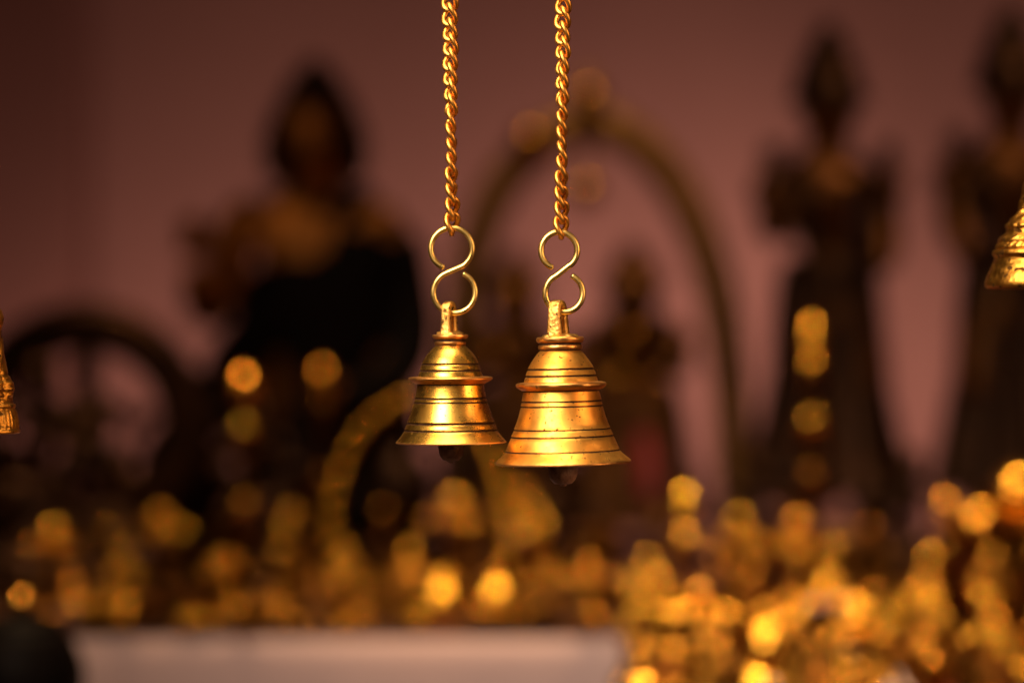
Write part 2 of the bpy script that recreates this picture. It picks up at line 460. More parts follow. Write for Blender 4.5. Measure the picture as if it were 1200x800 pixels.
bell('hanging_bell', 'larger orange brass bell with dark pits near its right side, hanging lower and in front', 659.6, 542.4, 1.3 * -1, pr,
     [M['bell_orange'], M['grime'], M['bell_edge'], M['grime']], (17.2, 545, 569.5), (-2.0, 13.5, 18, 9.5, 351.5, 397.5, 8.5, -24), D0 - .004)
# left, smaller bell
pl = [(19.6, 391.8, 2), (21.0, 392.8, 2), (21.2, 394.4, 2), (20.2, 395.8, 2), (18.6, 397.0, 1), (17.4, 398.0, 1), (17.4, 399.8, 1), (17.8, 400.4, 2), (18.6, 401.6, 2), (18.4, 403.0, 2), (17.6, 404.0, 1), (17.2, 404.6, 1), (17.6, 405.2, 0),
      (20.4, 407.6), (25.0, 412.2), (28.8, 417.2), (31.6, 422.0), (33.0, 425.0)]
groove(pl, 426.4, 1.7, .9, 33.5)
pl += [(34.6, 429.4), (35.4, 432.2)]
groove(pl, 434.0, 1.9, .9, 35.9)
pl += [(36.8, 437.4), (37.8, 440.4, 0), (38.2, 441.0, 2), (44, 441.4, 2), (48.6, 442.0, 2), (49.6, 443.2, 2), (49.4, 444.4, 2), (46.8, 446.2, 2), (42.6, 448.4, 2), (40.2, 449.6, 1), (39.2, 450.4, 1), (39.2, 451.4, 0), (39.8, 455), (41.2, 463.6)]
groove(pl, 466.2, 1.7, .9, 41.7)
pl += [(42.4, 468.8)]
groove(pl, 471.2, 1.5, .8, 42.9)
pl += [(44.4, 476), (46.6, 482.6), (49.0, 488.8), (50.8, 493.4)]
groove(pl, 495.2, 2.3, 1.2, 51.6)
pl += [(52.8, 498.6), (53.6, 501.4)]
groove(pl, 503.6, 1.8, .9, 54.4)
pl += [(56.2, 507.2), (59.2, 511.2), (62.2, 514.6), (64.2, 516.8, 2), (64.9, 517.6, 2), (64.9, 518.2, 2), (64.2, 518.8, 2)]
bell('hanging_bell', 'smaller yellow brass bell with crisp reflections, hanging higher and just behind the larger bell', 528.6, 518.8, -.5, pl,
     [M['bell_yellow'], M['grime'], M['bell_edge'], M['grime']], (15, 521, 542.5), (-1.0, 10.5, 12.5, 8.5, 353.0, 395, 7.5, -22), D0 + .006)

s_hook('pale brass S-shaped wire hook holding the larger bell', (655.3, 293.6), 21.6, (661, 343.5), 22.4, D0 - .004, .98, 247, 430, rad=3.6)
s_hook('pale brass S-shaped wire hook holding the smaller bell', (529.2, 291.2), 24.2, (532.4, 342.6), 24.4, D0 + .006, 1.0, 247, 430, rad=3.4)
chain('orange brass curb chain above the larger bell', (659.6, 657.6), 266, D0 - .004, R(46), lambda u: R(88) * u ** .8)
chain('orange brass curb chain above the smaller bell', (527.0, 529.6), 262, D0 + .006, R(60), lambda u: R(80) * u)

# ------------------------------------------------------------------ ornate bells at the two edges
def petals(n, amp, p=1.):
    return lambda th: amp * abs(math.cos(n * th / 2)) ** p
k = mpp(1.455)
t = thing('ornate_bell', 'ornate old brass bell with raised lotus bands, cut by the right edge of the photo', 'bell', at(1213, 337, 1.455))
def rf(th, i, r, zz):
    y = 337 - zz / k
    d = 0
    if 262 < y < 272: d = 1.6 * abs(math.sin(9 * th))
    elif 276 < y < 284: d = 1.3 * max(0, math.sin(13 * th + (y - 276) * .45)) 
    elif 284 <= y < 291: d = 1.2 * abs(math.sin(15 * th + (y - 284) * .3))
    elif 292 < y < 300: d = .9 * abs(math.sin(34 * th))
    elif 303 < y < 326: d = .6 * math.sin(7 * th + math.sin(y * .6) * 2)
    elif 235 < y < 258: d = 1.4 * math.sin(8 * th + y * .3)
    return r + d * k
prf = [(50, 337.4), (52, 335), (52, 331), (50.5, 326), (47.6, 319), (44.2, 312), (41.8, 306), (40.6, 302), (42.2, 300), (42.8, 297), (41.6, 293.6), (38.4, 292), (39, 290), (37.4, 286.5), (35, 284.2), (36.2, 282.4), (34.5, 279), (31.5, 276.4), (29.4, 274), (26.2, 271), (25.6, 268.6), (27.2, 266), (26.4, 262), (22, 256.8), (15.4, 250.6), (12.6, 246), (11.6, 240), (10.4, 233), (9.2, 226), (8.4, 219), (6.6, 214), (4, 210.6), (0, 209)]
bm = bmesh.new()
den = []
for a, b in zip(prf, prf[1:]):
    for q in range(3): den.append((a[0] + (b[0] - a[0]) * q / 3, a[1] + (b[1] - a[1]) * q / 3))
den.append(prf[-1])
inn = [(0, 268), (22, 272), (34, 296), (45, 326), (48, 336)]
lathe(bm, [(p[0] * k, (337 - p[1]) * k) for p in [((q[0] + 6 if q[0] > 0 else 0), q[1]) for q in inn + den]], 160, rf)
bmesh.ops.recalc_face_normals(bm, faces=bm.faces)
link('bell_body', done(bm, 'ornate'), M['ornate'], t)
bm = bmesh.new(); tube(bm, [(2 * k + 9 * k * math.cos(a), 0, (337 - 203) * k + 9 * k * math.sin(a)) for a in [2 * PI * q / 24 for q in range(24)]], 2.6 * k, 10, closed=True)
link('suspension_loop', done(bm, 'ring'), M['ornate'], t)
bm = bmesh.new(); lathe(bm, [(p[0] * k, (337 - p[1]) * k) for p in [(0, 349), (6, 347), (9.5, 341), (9, 335), (3, 330), (1.5, 328), (1.5, 276), (0, 276)]], 24); bmesh.ops.recalc_face_normals(bm, faces=bm.faces)
for v in bm.verts: v.co.z += 14 * k      # weight stays up inside the mouth
link('clapper', done(bm, 'clap'), M['iron'], t)
chain('brass chain of the ornate lotus banded bell', (1216, 1216), 186, 1.455, R(30), lambda u: R(-60) * u)

k = mpp(1.40)
t = thing('ornate_bell', 'orange brass ornament bell with figured stem and petal band, cut by the left edge', 'bell', at(-13, 507, 1.40))
def rf2(th, i, r, zz):
    y = 507 - zz / k
    d = 0
    if 478 < y < 503:
        w = abs(math.cos(9 * th)); d = 1.5 * (w ** .5) * min(1, (503 - y) / 6, (y - 478) / 5) - .8 * (w > .9) 
    elif 438 < y < 469: d = 4.2 * abs(math.cos(3 * th + .4)) * math.sin(PI * (y - 438) / 31) + 1.2 * math.sin(y * .9) * abs(math.sin(6 * th))
    elif 395 < y <= 438: d = 1.1 * abs(math.sin(3 * th + y * .12))
    return r + d * k
prf2 = [(35, 507.5), (36.2, 506), (36.2, 504), (34.6, 502), (33.8, 496), (32.4, 488), (30.8, 481), (30.2, 478), (31.2, 476), (30.6, 473.6), (28, 472), (27.2, 470), (27.0, 468), (25.8, 462), (26.2, 455), (25.2, 448), (22.6, 441), (20.2, 432), (18, 420), (16.2, 407), (15, 396), (14.2, 388), (15.2, 383), (17, 378), (17.2, 371), (15, 364), (11, 359), (6, 355), (0, 354)]
den = []
for a, b in zip(prf2, prf2[1:]):
    for q in range(4): den.append((a[0] + (b[0] - a[0]) * q / 4, a[1] + (b[1] - a[1]) * q / 4))
den.append(prf2[-1])
bm = bmesh.new(); lathe(bm, [(p[0] * k, (507 - p[1]) * k) for p in [(0, 478), (24, 480), (30, 500), (32, 507)] + den], 144, rf2)
bmesh.ops.recalc_face_normals(bm, faces=bm.faces)
link('bell_body', done(bm, 'ornate2'), M['ornate'], t)
bm = bmesh.new(); tube(bm, [(9 * k * math.cos(a), 0, (507 - 347) * k + 9 * k * math.sin(a)) for a in [2 * PI * q / 24 for q in range(24)]], 2.6 * k, 10, closed=True)
link('suspension_loop', done(bm, 'ring2'), M['ornate'], t)
chain('brass chain of the orange ornament bell', (-13, -13), 333, 1.40, R(30), lambda u: R(-60) * u)

# ------------------------------------------------------------------ statues behind (drawn in image pixels at their own distance)
class Fig:
    """local frame: origin at the base, photo pixels scaled to the statue's distance; y is depth in the same pixels (minus = nearer)"""
    def __init__(s, name, label, cat, cx, ybase, D, group=None, zbase=None):
        s.k = mpp(D); s.cx, s.yb = cx, ybase
        loc = at(cx, ybase, D)
        if zbase is not None:
            loc.z = zbase; s.yb = 400 - zbase / s.k
        s.t = thing(name, label, cat, loc, group)
    def p(s, x, y, d=0): return ((x - s.cx) * s.k, d * s.k, (s.yb - y) * s.k)
    def skin(s, part, ch, mat, sub=2, root=0):
        """ch: list of chains; each a list of (x,y,d,rx[,ry]) ; equal points are joined"""
        ns, es, key = [], [], {}
        for c in ch:
            prev = None
            for q in c:
                kk = (round(q[0], 1), round(q[1], 1), round(q[2], 1))
                if kk not in key:
                    key[kk] = len(ns)
                    ns.append((*s.p(q[0], q[1], q[2]), q[3] * s.k, (q[4] if len(q) > 4 else q[3]) * s.k))
                i = key[kk]
                if prev is not None and prev != i: es.append((prev, i))
                prev = i
        return link(part, skinmesh(part, ns, es, sub, root), M[mat], s.t)
    def lathe(s, part, prof, x, d, mat, seg=40, rfun=None, parent=None, smooth=True):
        bm = bmesh.new()
        c = s.p(x, s.yb, d)
        lathe(bm, [(r * s.k, (s.yb - y) * s.k) for r, y in prof], seg, (lambda th, i, r, zz: rfun(th, r / s.k, s.yb - zz / s.k) * s.k) if rfun else None, c)
        bmesh.ops.recalc_face_normals(bm, faces=bm.faces)
        return link(part, done(bm, part, smooth, R(45)), M[mat], parent or s.t)
    def balls(s, part, bs, mat, parent=None, sub=2):
        bm = bmesh.new()
        for b in bs: ball(bm, s.p(b[0], b[1], b[2]), b[3] * s.k, sub, b[4] if len(b) > 4 else (1, 1, 1))
        return link(part, done(bm, part), M[mat], parent or s.t)
    def tube(s, part, pts, rad, mat, n=6, parent=None, closed=False, squash=1.):
        bm = bmesh.new()
        P = spline([s.p(*q) for q in pts], n)
        if isinstance(rad, (list, tuple)):
            rr = []
            for i in range(len(P)):
                u = i / (len(P) - 1) * (len(rad) - 1); a = int(min(u, len(rad) - 2)); f = u - a
                rr.append((rad[a] * (1 - f) + rad[a + 1] * f) * s.k)
        else: rr = rad * s.k
        tube(bm, P, rr, 14, closed, squash=squash)
        return link(part, done(bm, part), M[mat], parent or s.t)
def lotus(f, x, d, y0, y1, r, mat='bronze'):
    h = y1 - y0
    pr = [(0, y0), (r * .86, y0), (r * .92, y0 + h * .08), (r, y0 + h * .3), (r * .8, y0 + h * .5), (r, y0 + h * .72), (r * 1.08, y0 + h * .86), (r * 1.08, y1), (0, y1)]
    den = []
    for a, b in zip(pr, pr[1:]):
        for q in range(3): den.append((a[0] + (b[0] - a[0]) * q / 3, a[1] + (b[1] - a[1]) * q / 3))
    den.append(pr[-1])
    return f.lathe('lotus_pedestal', den, x, d, mat, 96, lambda th, rr, y: rr * (1 + (.06 * abs(math.sin(9 * th)) if y0 + h * .12 < y < y0 + h * .8 else 0)))

# seated figure with raised hand
f = Fig('seated_statue', 'large dark bronze seated statue with raised hand and black robe over one shoulder', 'statue', 367, 668, 3.0, zbase=ZTR)
f.skin('body', [
    [(366, 560, 0, 78, 62), (366, 500, 0, 66, 52), (366, 430, 0, 66, 46), (366, 350, -2, 74, 46), (367, 290, -2, 86, 46), (368, 240, 2, 78, 38), (368, 220, 0, 44, 32), (368, 212, -4, 36, 34), (368, 190, -6, 43, 46), (368, 165, -4, 46, 48), (368, 138, 2, 42, 44), (368, 122, 4, 26, 28)],
    [(367, 290, -2, 86, 46), (306, 242, 0, 40, 34), (276, 264, -4, 42, 34), (268, 322, -8, 38, 30), (252, 374, -22, 33, 27), (242, 354, -55, 26, 22), (238, 334, -70, 17, 15), (238, 312, -74, 21, 11)],
    [(367, 290, -2, 86, 46), (430, 244, 0, 38, 32), (456, 266, -4, 36, 30), (470, 340, -4, 26, 26), (478, 398, -18, 22, 22), (440, 446, -60, 15, 15), (402, 456, -88, 12, 10), (376, 458, -100, 17, 9)],
], 'statue_skin')
f.skin('nose', [[(368, 172, -50, 5), (368, 184, -56, 7), (368, 191, -54, 9)]], 'statue_skin')
f.balls('ear', [(322, 182, -6, 9, (.6, 1, 2.6))], 'statue_skin'); f.balls('ear', [(414, 182, -6, 9, (.6, 1, 2.6))], 'statue_skin')
f.balls('eye', [(351, 170, -47, 6, (1.5, .6, .5))], 'bronze'); f.balls('eye', [(385, 170, -47, 6, (1.5, .6, .5))], 'bronze')
f.balls('mouth', [(368, 202, -42, 7, (1.6, .7, .5))], 'bronze')
for a, dx, dy, l in ((0, -13, 0, 1.), (0, -4.5, 0, 1.18), (0, 4.5, 0, 1.1), (0, 12.5, 2, .85)):
    f.tube('finger', [(238 + dx, 303, -75), (238 + dx, 294 - 12 * l, -78), (238 + dx, 286 - 25 * l, -74)], [5.4, 5, 4], 'statue_skin')
f.tube('thumb', [(256, 322, -76), (264, 310, -84), (264, 298, -88)], [5, 4.6, 3.6], 'statue_skin')
hair = [(0, 64), (10, 69), (20, 80), (30, 93), (39, 108), (49, 126), (56, 146), (61, 166), (62, 188), (57, 206), (46, 214), (0, 210)]
f.lathe('hair', hair, 368, 20, 'bronze', 72, lambda th, r, y: r * (1 + .07 * math.sin(12 * th) * math.sin(y * .75)))
f.skin('robe', [
    [(372, 590, 0, 92, 74), (372, 520, 0, 80, 62), (376, 440, 0, 74, 58), (380, 370, -2, 84, 56), (418, 310, -2, 54, 54), (440, 246, 2, 42, 42), (418, 226, 10, 26, 32)],
    [(440, 246, 2, 42, 42), (468, 290, -2, 40, 40), (480, 356, -4, 36, 36), (484, 412, -20, 36, 36), (456, 452, -52, 32, 30), (424, 462, -80, 26, 22), (398, 462, -96, 20, 16)],
    [(380, 370, -2, 84, 56), (308, 380, 4, 50, 44), (274, 420, 6, 40, 44), (272, 520, 6, 60, 50)],
    [(380, 370, -2, 84, 56), (316, 330, 8, 44, 34), (268, 372, 10, 36, 32)],
    [(380, 370, -2, 84, 56), (440, 400, 10, 46, 40), (452, 470, 10, 44, 44), (456, 540, 0, 44, 44)],
    [(372, 590, 0, 92, 74), (300, 590, -30, 52, 46), (232, 598, -46, 50, 40)], [(372, 590, 0, 92, 74), (440, 590, -30, 52, 46), (504, 598, -46, 50, 40)]], 'black_lacquer')
lotus(f, 367, -20, 622, f.yb, 158)

# four-armed standing figures
def deity(f, cx, sc, y0, skin='bronze', cloth='bronze', crownmat='bronze', mirror=1, pedestal_r=70, skirt=None, arms4=True, wide=1.):
    """sc: pixels per 1/100 of the figure's height above y0 (feet line)"""
    X = lambda x: cx + mirror * x * sc
    Y = lambda h: y0 - h * sc
    P = lambda x, h, d, r, r2=None: (X(x * (1 + (wide - 1) * .4)), Y(h), d * sc, r * sc * wide, (r2 if r2 else r) * sc * wide)
    hip = P(0, 48, 0, 6.8, 5.6)
    ch = [[hip, P(.6, 56, 0, 5.4, 4.8), P(.4, 63, 0, 8.0, 5.8), P(0, 69, 0, 9.4, 6.2), P(0, 74.5, 0, 6.0, 4.4), P(0, 77, -.4, 3.0, 3.0), P(0, 79.5, -.8, 3.6, 3.9), P(0, 83, -.8, 5.2, 5.4), P(0, 87, 0, 4.6, 4.8)],
          [hip, P(-4.6, 40, 0, 6.2), P(-5.2, 26, -1, 4.2), P(-5.2, 13, 0, 3.6), P(-5.2, 4, 0, 2.6), P(-6, 1.6, -4.5, 2.4, 1.7)],
          [hip, P(4.8, 40, -1, 6.2), P(6.2, 26, -3, 4.2), P(6.2, 13, 0, 3.6), P(6.2, 4, 0, 2.6), P(7.4, 1.6, -4.5, 2.4, 1.7)],
          [P(0, 69, 0, 9.4, 6.2), P(-7.6, 71.5, 0, 5.0), P(-9.2, 65, 0, 4.2), P(-9.8, 58.5, -2, 3.6), P(-9.0, 61, -8, 2.6), P(-8.4, 65, -10, 2.8, 1.8)],
          [P(0, 69, 0, 9.4, 6.2), P(7.6, 71.5, 0, 5.0), P(9.2, 65, 0, 4.2), P(9.8, 58.5, -1, 3.6), P(9, 53.5, -6, 2.6), P(8.6, 50.6, -7, 2.8, 1.8)]]
    if arms4:
        ch += [[P(-7.6, 71.5, 0, 5.0), P(-9.6, 68, 4, 3.8), P(-10.8, 66, 3, 3.2), P(-11, 68, -3, 2.7), P(-10.8, 71, -5, 2.6, 1.8)],
               [P(7.6, 71.5, 0, 5.0), P(9.6, 68, 4, 3.8), P(10.8, 66, 3, 3.2), P(11, 68, -3, 2.7), P(10.8, 71, -5, 2.6, 1.8)]]
    f.skin('body', ch, skin)
    f.skin('nose', [[P(0, 84, -5.2, .5), P(0, 82.2, -6.4, .8), P(0, 81.4, -6, 1.0)]], skin)
    f.lathe('crown', [(r_ * sc * (1 + (wide - 1) * .8), Y(h_)) for r_, h_ in ((5.4, 85), (6.4, 85.4), (6.4, 86.8), (5.7, 87), (5.5, 89.4), (5.1, 90), (4.9, 92.6), (4.3, 93.2), (4.1, 95.4), (3.3, 96), (3.0, 98), (2.2, 98.8), (2.1, 100.4), (0, 102.6))], cx, 0, crownmat, 32)
    # pleated lower garment
    sk = [(6.4, 54), (7.6, 49), (8.3, 40), (8.7, 30), (10.2, 20), (11.6, 11), (12.6, 6.4), (11.6, 6), (0, 9)]
    o = f.lathe('skirt', [(r * sc * wide, Y(h)) for r, h in sk], cx, 0, skirt or cloth, 96, lambda th, r, y: r * (1 + .05 * math.sin(16 * th)) * (.72 + .28 * abs(math.cos(th))))
    f.lathe('belt', [(6.4 * sc * wide, Y(52)), (7.4 * sc * wide, Y(51)), (7.6 * sc * wide, Y(48.6)), (6.8 * sc * wide, Y(48))], cx, 0, crownmat, 48, lambda th, r, y: r * (.78 + .22 * abs(math.cos(th))))
    if arms4:
        f.lathe('discus', [(0, Y(77)), (2.4 * sc, Y(76.4)), (3 * sc, Y(74.4)), (2.4 * sc, Y(72.4)), (0, Y(71.8))], X(-11.4), -5 * sc, crownmat, 24)
        f.lathe('conch', [(0, Y(77.6)), (1.2 * sc, Y(76.8)), (2.8 * sc, Y(74.6)), (2.5 * sc, Y(73.2)), (1.2 * sc, Y(71.6)), (0, Y(71))], X(11.4), -5 * sc, crownmat, 24)
        f.tube('garland', [(X(-7), Y(71), -5 * sc), (X(-6.4), Y(60), -7.4 * sc), (X(0), Y(46), -8.6 * sc), (X(6.4), Y(60), -7.4 * sc), (X(7), Y(71), -5 * sc)], 1.5 * sc, crownmat)
for cx, lab in ((970, 'tall dark standing four armed statue with conical crown beside the brass lamp column'), (1184, 'tall dark standing statue with conical crown, cut by the right edge of the photo')):
    f = Fig('standing_statue', lab, 'statue', cx, 665, 3.0, 'pair of tall crowned standing statues', zbase=ZT2)
    deity(f, cx, 5.75 if cx < 1100 else 5.95, 612, 'bronze_warm', mirror=1 if cx < 1100 else -1, wide=1.36 if cx < 1100 else 1.28)
    lotus(f, cx, 0, 606, f.yb, 92)
    f.skin('lion', [[(cx + 66, 560, -8, 38, 30), (cx + 46, 512, -6, 27, 24), (cx + 36, 470, -10, 22, 22), (cx + 30, 448, -18, 14, 14)], [(cx + 66, 560, -8, 38, 30), (cx + 84, 604, -10, 22, 20)], [(cx + 46, 512, -6, 27, 24), (cx + 34, 560, -34, 14, 14), (cx + 34, 608, -38, 13, 13)]], 'bronze')

def beaded_edge(f, path, yc, off, br, n, dy, mat):
    P = spline([f.p(*q) for q in path], 60); Q = []; L = [0]
    for p in P:
        d = Vector((p.x, 0, p.z - (f.yb - yc) * f.k)).normalized(); Q.append(p + d * off * f.k + Vector((0, dy * f.k, 0)))
    for a, b in zip(Q, Q[1:]): L.append(L[-1] + (b - a).length)
    step = L[-1] / n; b_ = br * f.k; rr = []
    for l in L:
        d = abs((l / step) % 1 - .5) * step
        rr.append(max(b_ * .16, math.sqrt(max(b_ * b_ - d * d, 0))))
    bm = bmesh.new(); tube(bm, Q, rr, 10); link('beaded_rim', done(bm, 'beads'), M[mat], f.t)
# tall arched frame with two small deities inside
f = Fig('arched_shrine_frame', 'tall olive bronze arched shrine frame with a knobbed peak behind the bells', 'shrine frame', 698, 660, 3.12, zbase=ZTR)
arch = [(536, 640, 0), (538, 540, 0), (542, 430, 0), (552, 320, 0), (580, 232, 0), (630, 172, 0), (692, 146, 0), (752, 172, 0), (800, 232, 0), (834, 320, 0), (852, 420, 0), (860, 530, 0), (862, 640, 0)]
f.tube('arch_band', arch, 23, 'olive_bronze', 8, squash=.6)
beaded_edge(f, arch, 420, 22, 6.5, 44, 0, 'olive_bronze')
f.lathe('peak_finial', [(0, 78), (5, 84), (9, 92), (16, 100), (21, 112), (20, 124), (15, 134), (20, 140), (22, 150), (10, 158), (0, 160)], 690, 0, 'olive_bronze', 40)
f.balls('boss', [(620, 166, -20, 20)], 'gilt_dull', sub=3); f.balls('boss', [(686, 226, -18, 20)], 'gilt_dull', sub=3); f.balls('boss', [(690, 116, -22, 19)], 'gilt_dull', sub=3)
f.tube('boss_hook', [(686, 214, -10), (690, 190, -4), (690, 160, 0)], 4, 'olive_bronze')
bm = bmesh.new(); a = f.p(512, f.yb, 40); b = f.p(886, 632, -40); box(bm, (a[0], b[1], a[2]), (b[0], a[1], b[2]), .004); link('plinth', done(bm, 'plinth', False), M['bronze'], f.t)
f2 = Fig('deity_statue', 'amber bronze crowned deity statue standing inside the arch behind the smaller bell', 'statue', 604, 632, 3.08, 'two deities inside the arched frame', zbase=f.t.location.z + (f.yb - 632) * f.k)
deity(f2, 604, 3.35, f2.yb - 2, 'bronze_warm', 'bronze_warm', 'bronze_warm', 1, wide=2.0)
for q in ((600, 352, -52, 12), (582, 418, -58, 12), (618, 452, -62, 11)): f2.balls('boss', [q], 'gilt_dull', sub=3)
f2 = Fig('deity_statue', 'amber bronze crowned deity statue with crimson skirt inside the arch behind the larger bell', 'statue', 742, 632, 3.05, 'two deities inside the arched frame', zbase=f.t.location.z + (f.yb - 632) * f.k)
deity(f2, 742, 3.45, f2.yb - 2, 'bronze_warm', 'bronze_warm', 'bronze_warm', -1, wide=2.15)
for q in ((738, 392, -58, 12), (722, 440, -62, 11), (764, 446, -62, 11)): f2.balls('boss', [q], 'gilt_dull', sub=3)
f2.skin('red_sash', [[(748, 500, -82, 10, 8), (754, 530, -86, 19, 12), (756, 556, -90, 21, 13), (754, 584, -92, 12, 9)]], 'red_cloth')

# dancing figure in a ring of flames
f = Fig('dancing_statue', 'dark bronze dancing figure inside a thick ring of flames beside the seated statue', 'statue', 100, 690, 2.85, zbase=ZTR)
ring = [(100 + 118 * math.cos(a), 500 - 118 * math.sin(a), 0) for a in [2 * PI * q / 40 for q in range(40)]]
bm = bmesh.new(); tube(bm, [f.p(*q) for q in ring], 29 * f.k, 14, closed=True, squash=.7); link('flame_ring', done(bm, 'ring'), M['bronze'], f.t)
for q in range(22):
    a = R(-60 + 300 * q / 21); c, s = math.cos(a), math.sin(a)
    f.tube('flame', [(100 + 128 * c, 500 - 128 * s, 0), (100 + 140 * c - 5 * s, 500 - 140 * s - 5 * c, 0), (100 + 150 * c, 500 - 150 * s, 0)], [9, 7, 1.5], 'bronze', 4)
B = lambda x, y, d, r, r2=None: (x, y, d, r * 1.75, (r2 or r) * 1.6)
f.skin('body', [[B(100, 530, 0, 22, 17), B(100, 505, 0, 17, 14), B(101, 478, 0, 22, 16), B(102, 462, 0, 14, 12), B(102, 452, -2, 8), B(102, 440, -4, 12, 13), B(102, 426, -2, 11, 12), B(102, 408, 0, 9), B(102, 396, 0, 4)],
                [B(100, 530, 0, 22, 17), B(84, 552, -10, 15), B(66, 572, -22, 11), B(76, 600, -10, 9), B(86, 626, 0, 7), B(78, 632, -12, 6, 5)],
                [B(100, 530, 0, 22, 17), B(118, 546, -16, 15), B(146, 552, -30, 11), B(140, 582, -34, 8), B(128, 606, -36, 6)],
                [B(101, 478, 0, 22, 16), B(80, 468, 0, 10), B(62, 482, 0, 8), B(44, 470, -2, 6), B(30, 450, -4, 5)],
                [B(101, 478, 0, 22, 16), B(124, 468, 0, 10), B(146, 484, 0, 8), B(166, 500, -2, 6), B(180, 480, -4, 5)],
                [B(80, 468, 0, 10), B(70, 500, -14, 8), B(84, 516, -30, 6), B(112, 510, -38, 5)]], 'bronze')
lotus(f, 100, 0, 630, f.yb, 62)

# ------------------------------------------------------------------ tall oil lamps
def lamp_column(label, cx, D, zb, tiers, knobs, ytop, mat='antique', r=1., gilt='gilt'):
    f = Fig('oil_lamp_column', label, 'oil lamp', cx, 700, D, zbase=zb)
    yb = f.yb
    f.lathe('foot', [(0, yb), (44 * r, yb), (46 * r, yb - 4), (40 * r, yb - 9), (28 * r, yb - 14), (24 * r, yb - 22), (15 * r, yb - 28), (0, yb - 28)], cx, 0, mat)
    st = [(13 * r, yb - 26)]; y = yb - 34
    while y > ytop + 26:
        st += [(8 * r, y), (10 * r, y - 5), (10 * r, y - 8), (8 * r, y - 13)]; y -= 24
    st += [(9 * r, ytop + 14), (0, ytop + 14)]
    f.lathe('stem', [(0, yb - 26)] + st, cx, 0, mat)
    for ty, tr in tiers:
        f.lathe('oil_dish', [(11 * r, ty + 12), (tr * .7, ty + 8), (tr * .96, ty), (tr, ty - 6), (tr * .95, ty - 6), (tr * .66, ty + 2), (10 * r, ty + 4)], cx, 0, mat, 60, lambda th, rr, yy: rr * (1 + .07 * abs(math.cos(2.5 * th))))
    for ky, kr in knobs:
        f.balls('knob', [(cx, ky, 0, kr)], gilt, sub=3)
    f.lathe('finial', smoothprof([(0, ytop + 18), (10 * r, ytop + 15), (18 * r, ytop + 4), (19 * r, ytop - 6), (12 * r, ytop - 16), (5 * r, ytop - 20), (0, ytop - 24)], 4), cx, 0, gilt)
    return f
lamp_column('brass oil lamp column with stacked dishes beside the seated statue', 286, 2.56, ZTR, [(528, 30), (622, 38)], [(500, 13), (588, 13)], 452)
lamp_column('brass oil lamp column with stacked dishes before the crowned standing statue', 950, 2.55, ZT2, [(450, 22), (518, 28), (584, 34)], [(426, 11), (492, 15), (552, 11)], 398, r=.62)
lamp_column('short dull brass oil lamp column standing in front of the robed lap', 378, 2.74, ZTR, [(500, 30), (580, 36)], [(470, 11), (556, 11)], 446, 'antique', .8, 'gilt_dull')
lamp_column('slim ball topped brass lamp post between the seated wares and the crowned statues', 1107, 2.5, ZT2, [(660, 26)], [(640, 12)], 602, r=.72)
lamp_column('slim ball topped brass lamp post at the inner end of the maroon table', 802, 2.5, ZT2, [(650, 26)], [(630, 12)], 594, r=.66)

# dark urns added to fill the dark mass between the statues
for cx, D, sc_, lab in ((214, 2.9, 1.0, 'tall dark bronze urn between the ring of flames and the seated statue'), (12, 2.75, .8, 'dark bronze urn standing in front of the ring of flames'), (470, 2.95, .8, 'dark bronze urn beside the knee of the seated statue'), (640, 2.95, .55, 'dark bronze urn on the table below the arched frame')):
    f = Fig('bronze_urn', lab, 'urn', cx, 690, D, zbase=ZTR); y = f.yb; q = sc_
    f.lathe('urn_body', smoothprof([(0, y), (30 * q, y), (32 * q, y - 8 * q), (20 * q, y - 22 * q), (40 * q, y - 70 * q), (52 * q, y - 120 * q), (46 * q, y - 160 * q), (26 * q, y - 190 * q), (24 * q, y - 204 * q), (36 * q, y - 220 * q), (33 * q, y - 221 * q), (20 * q, y - 204 * q), (0, y - 195 * q)], 4), cx, 0, 'bronze', 48)
    for sg in (-1, 1):
        f.tube('handle', [(cx + sg * 25 * q, y - 200 * q, 0), (cx + sg * 52 * q, y - 196 * q, 0), (cx + sg * 60 * q, y - 165 * q, 0), (cx + sg * 47 * q, y - 146 * q, 0)], 5 * q, 'bronze')

# small beaded arch
f = Fig('beaded_arch', 'small golden beaded arch standing below the smaller bell', 'arch', 490, 700, 2.6, zbase=ZTR)
ar = [(398, f.yb - 14, 0), (392, 640, 0), (397, 575, 0), (420, 515, 0), (456, 480, 0), (490, 468, 0), (526, 480, 0), (562, 515, 0), (584, 575, 0), (589, 640, 0), (584, f.yb - 14, 0)]
f.tube('arch_band', ar, 6, 'antique', 8, squash=.7)
beaded_edge(f, ar, 600, 4, 6.5, 21, -5, 'gilt_dull')
bm = bmesh.new(); a = f.p(376, f.yb, 26); b = f.p(606, f.yb - 16, -26); box(bm, (a[0], b[1], a[2]), (b[0], a[1], b[2]), .003); link('plinth', done(bm, 'plinth', False), M['antique'], f.t)

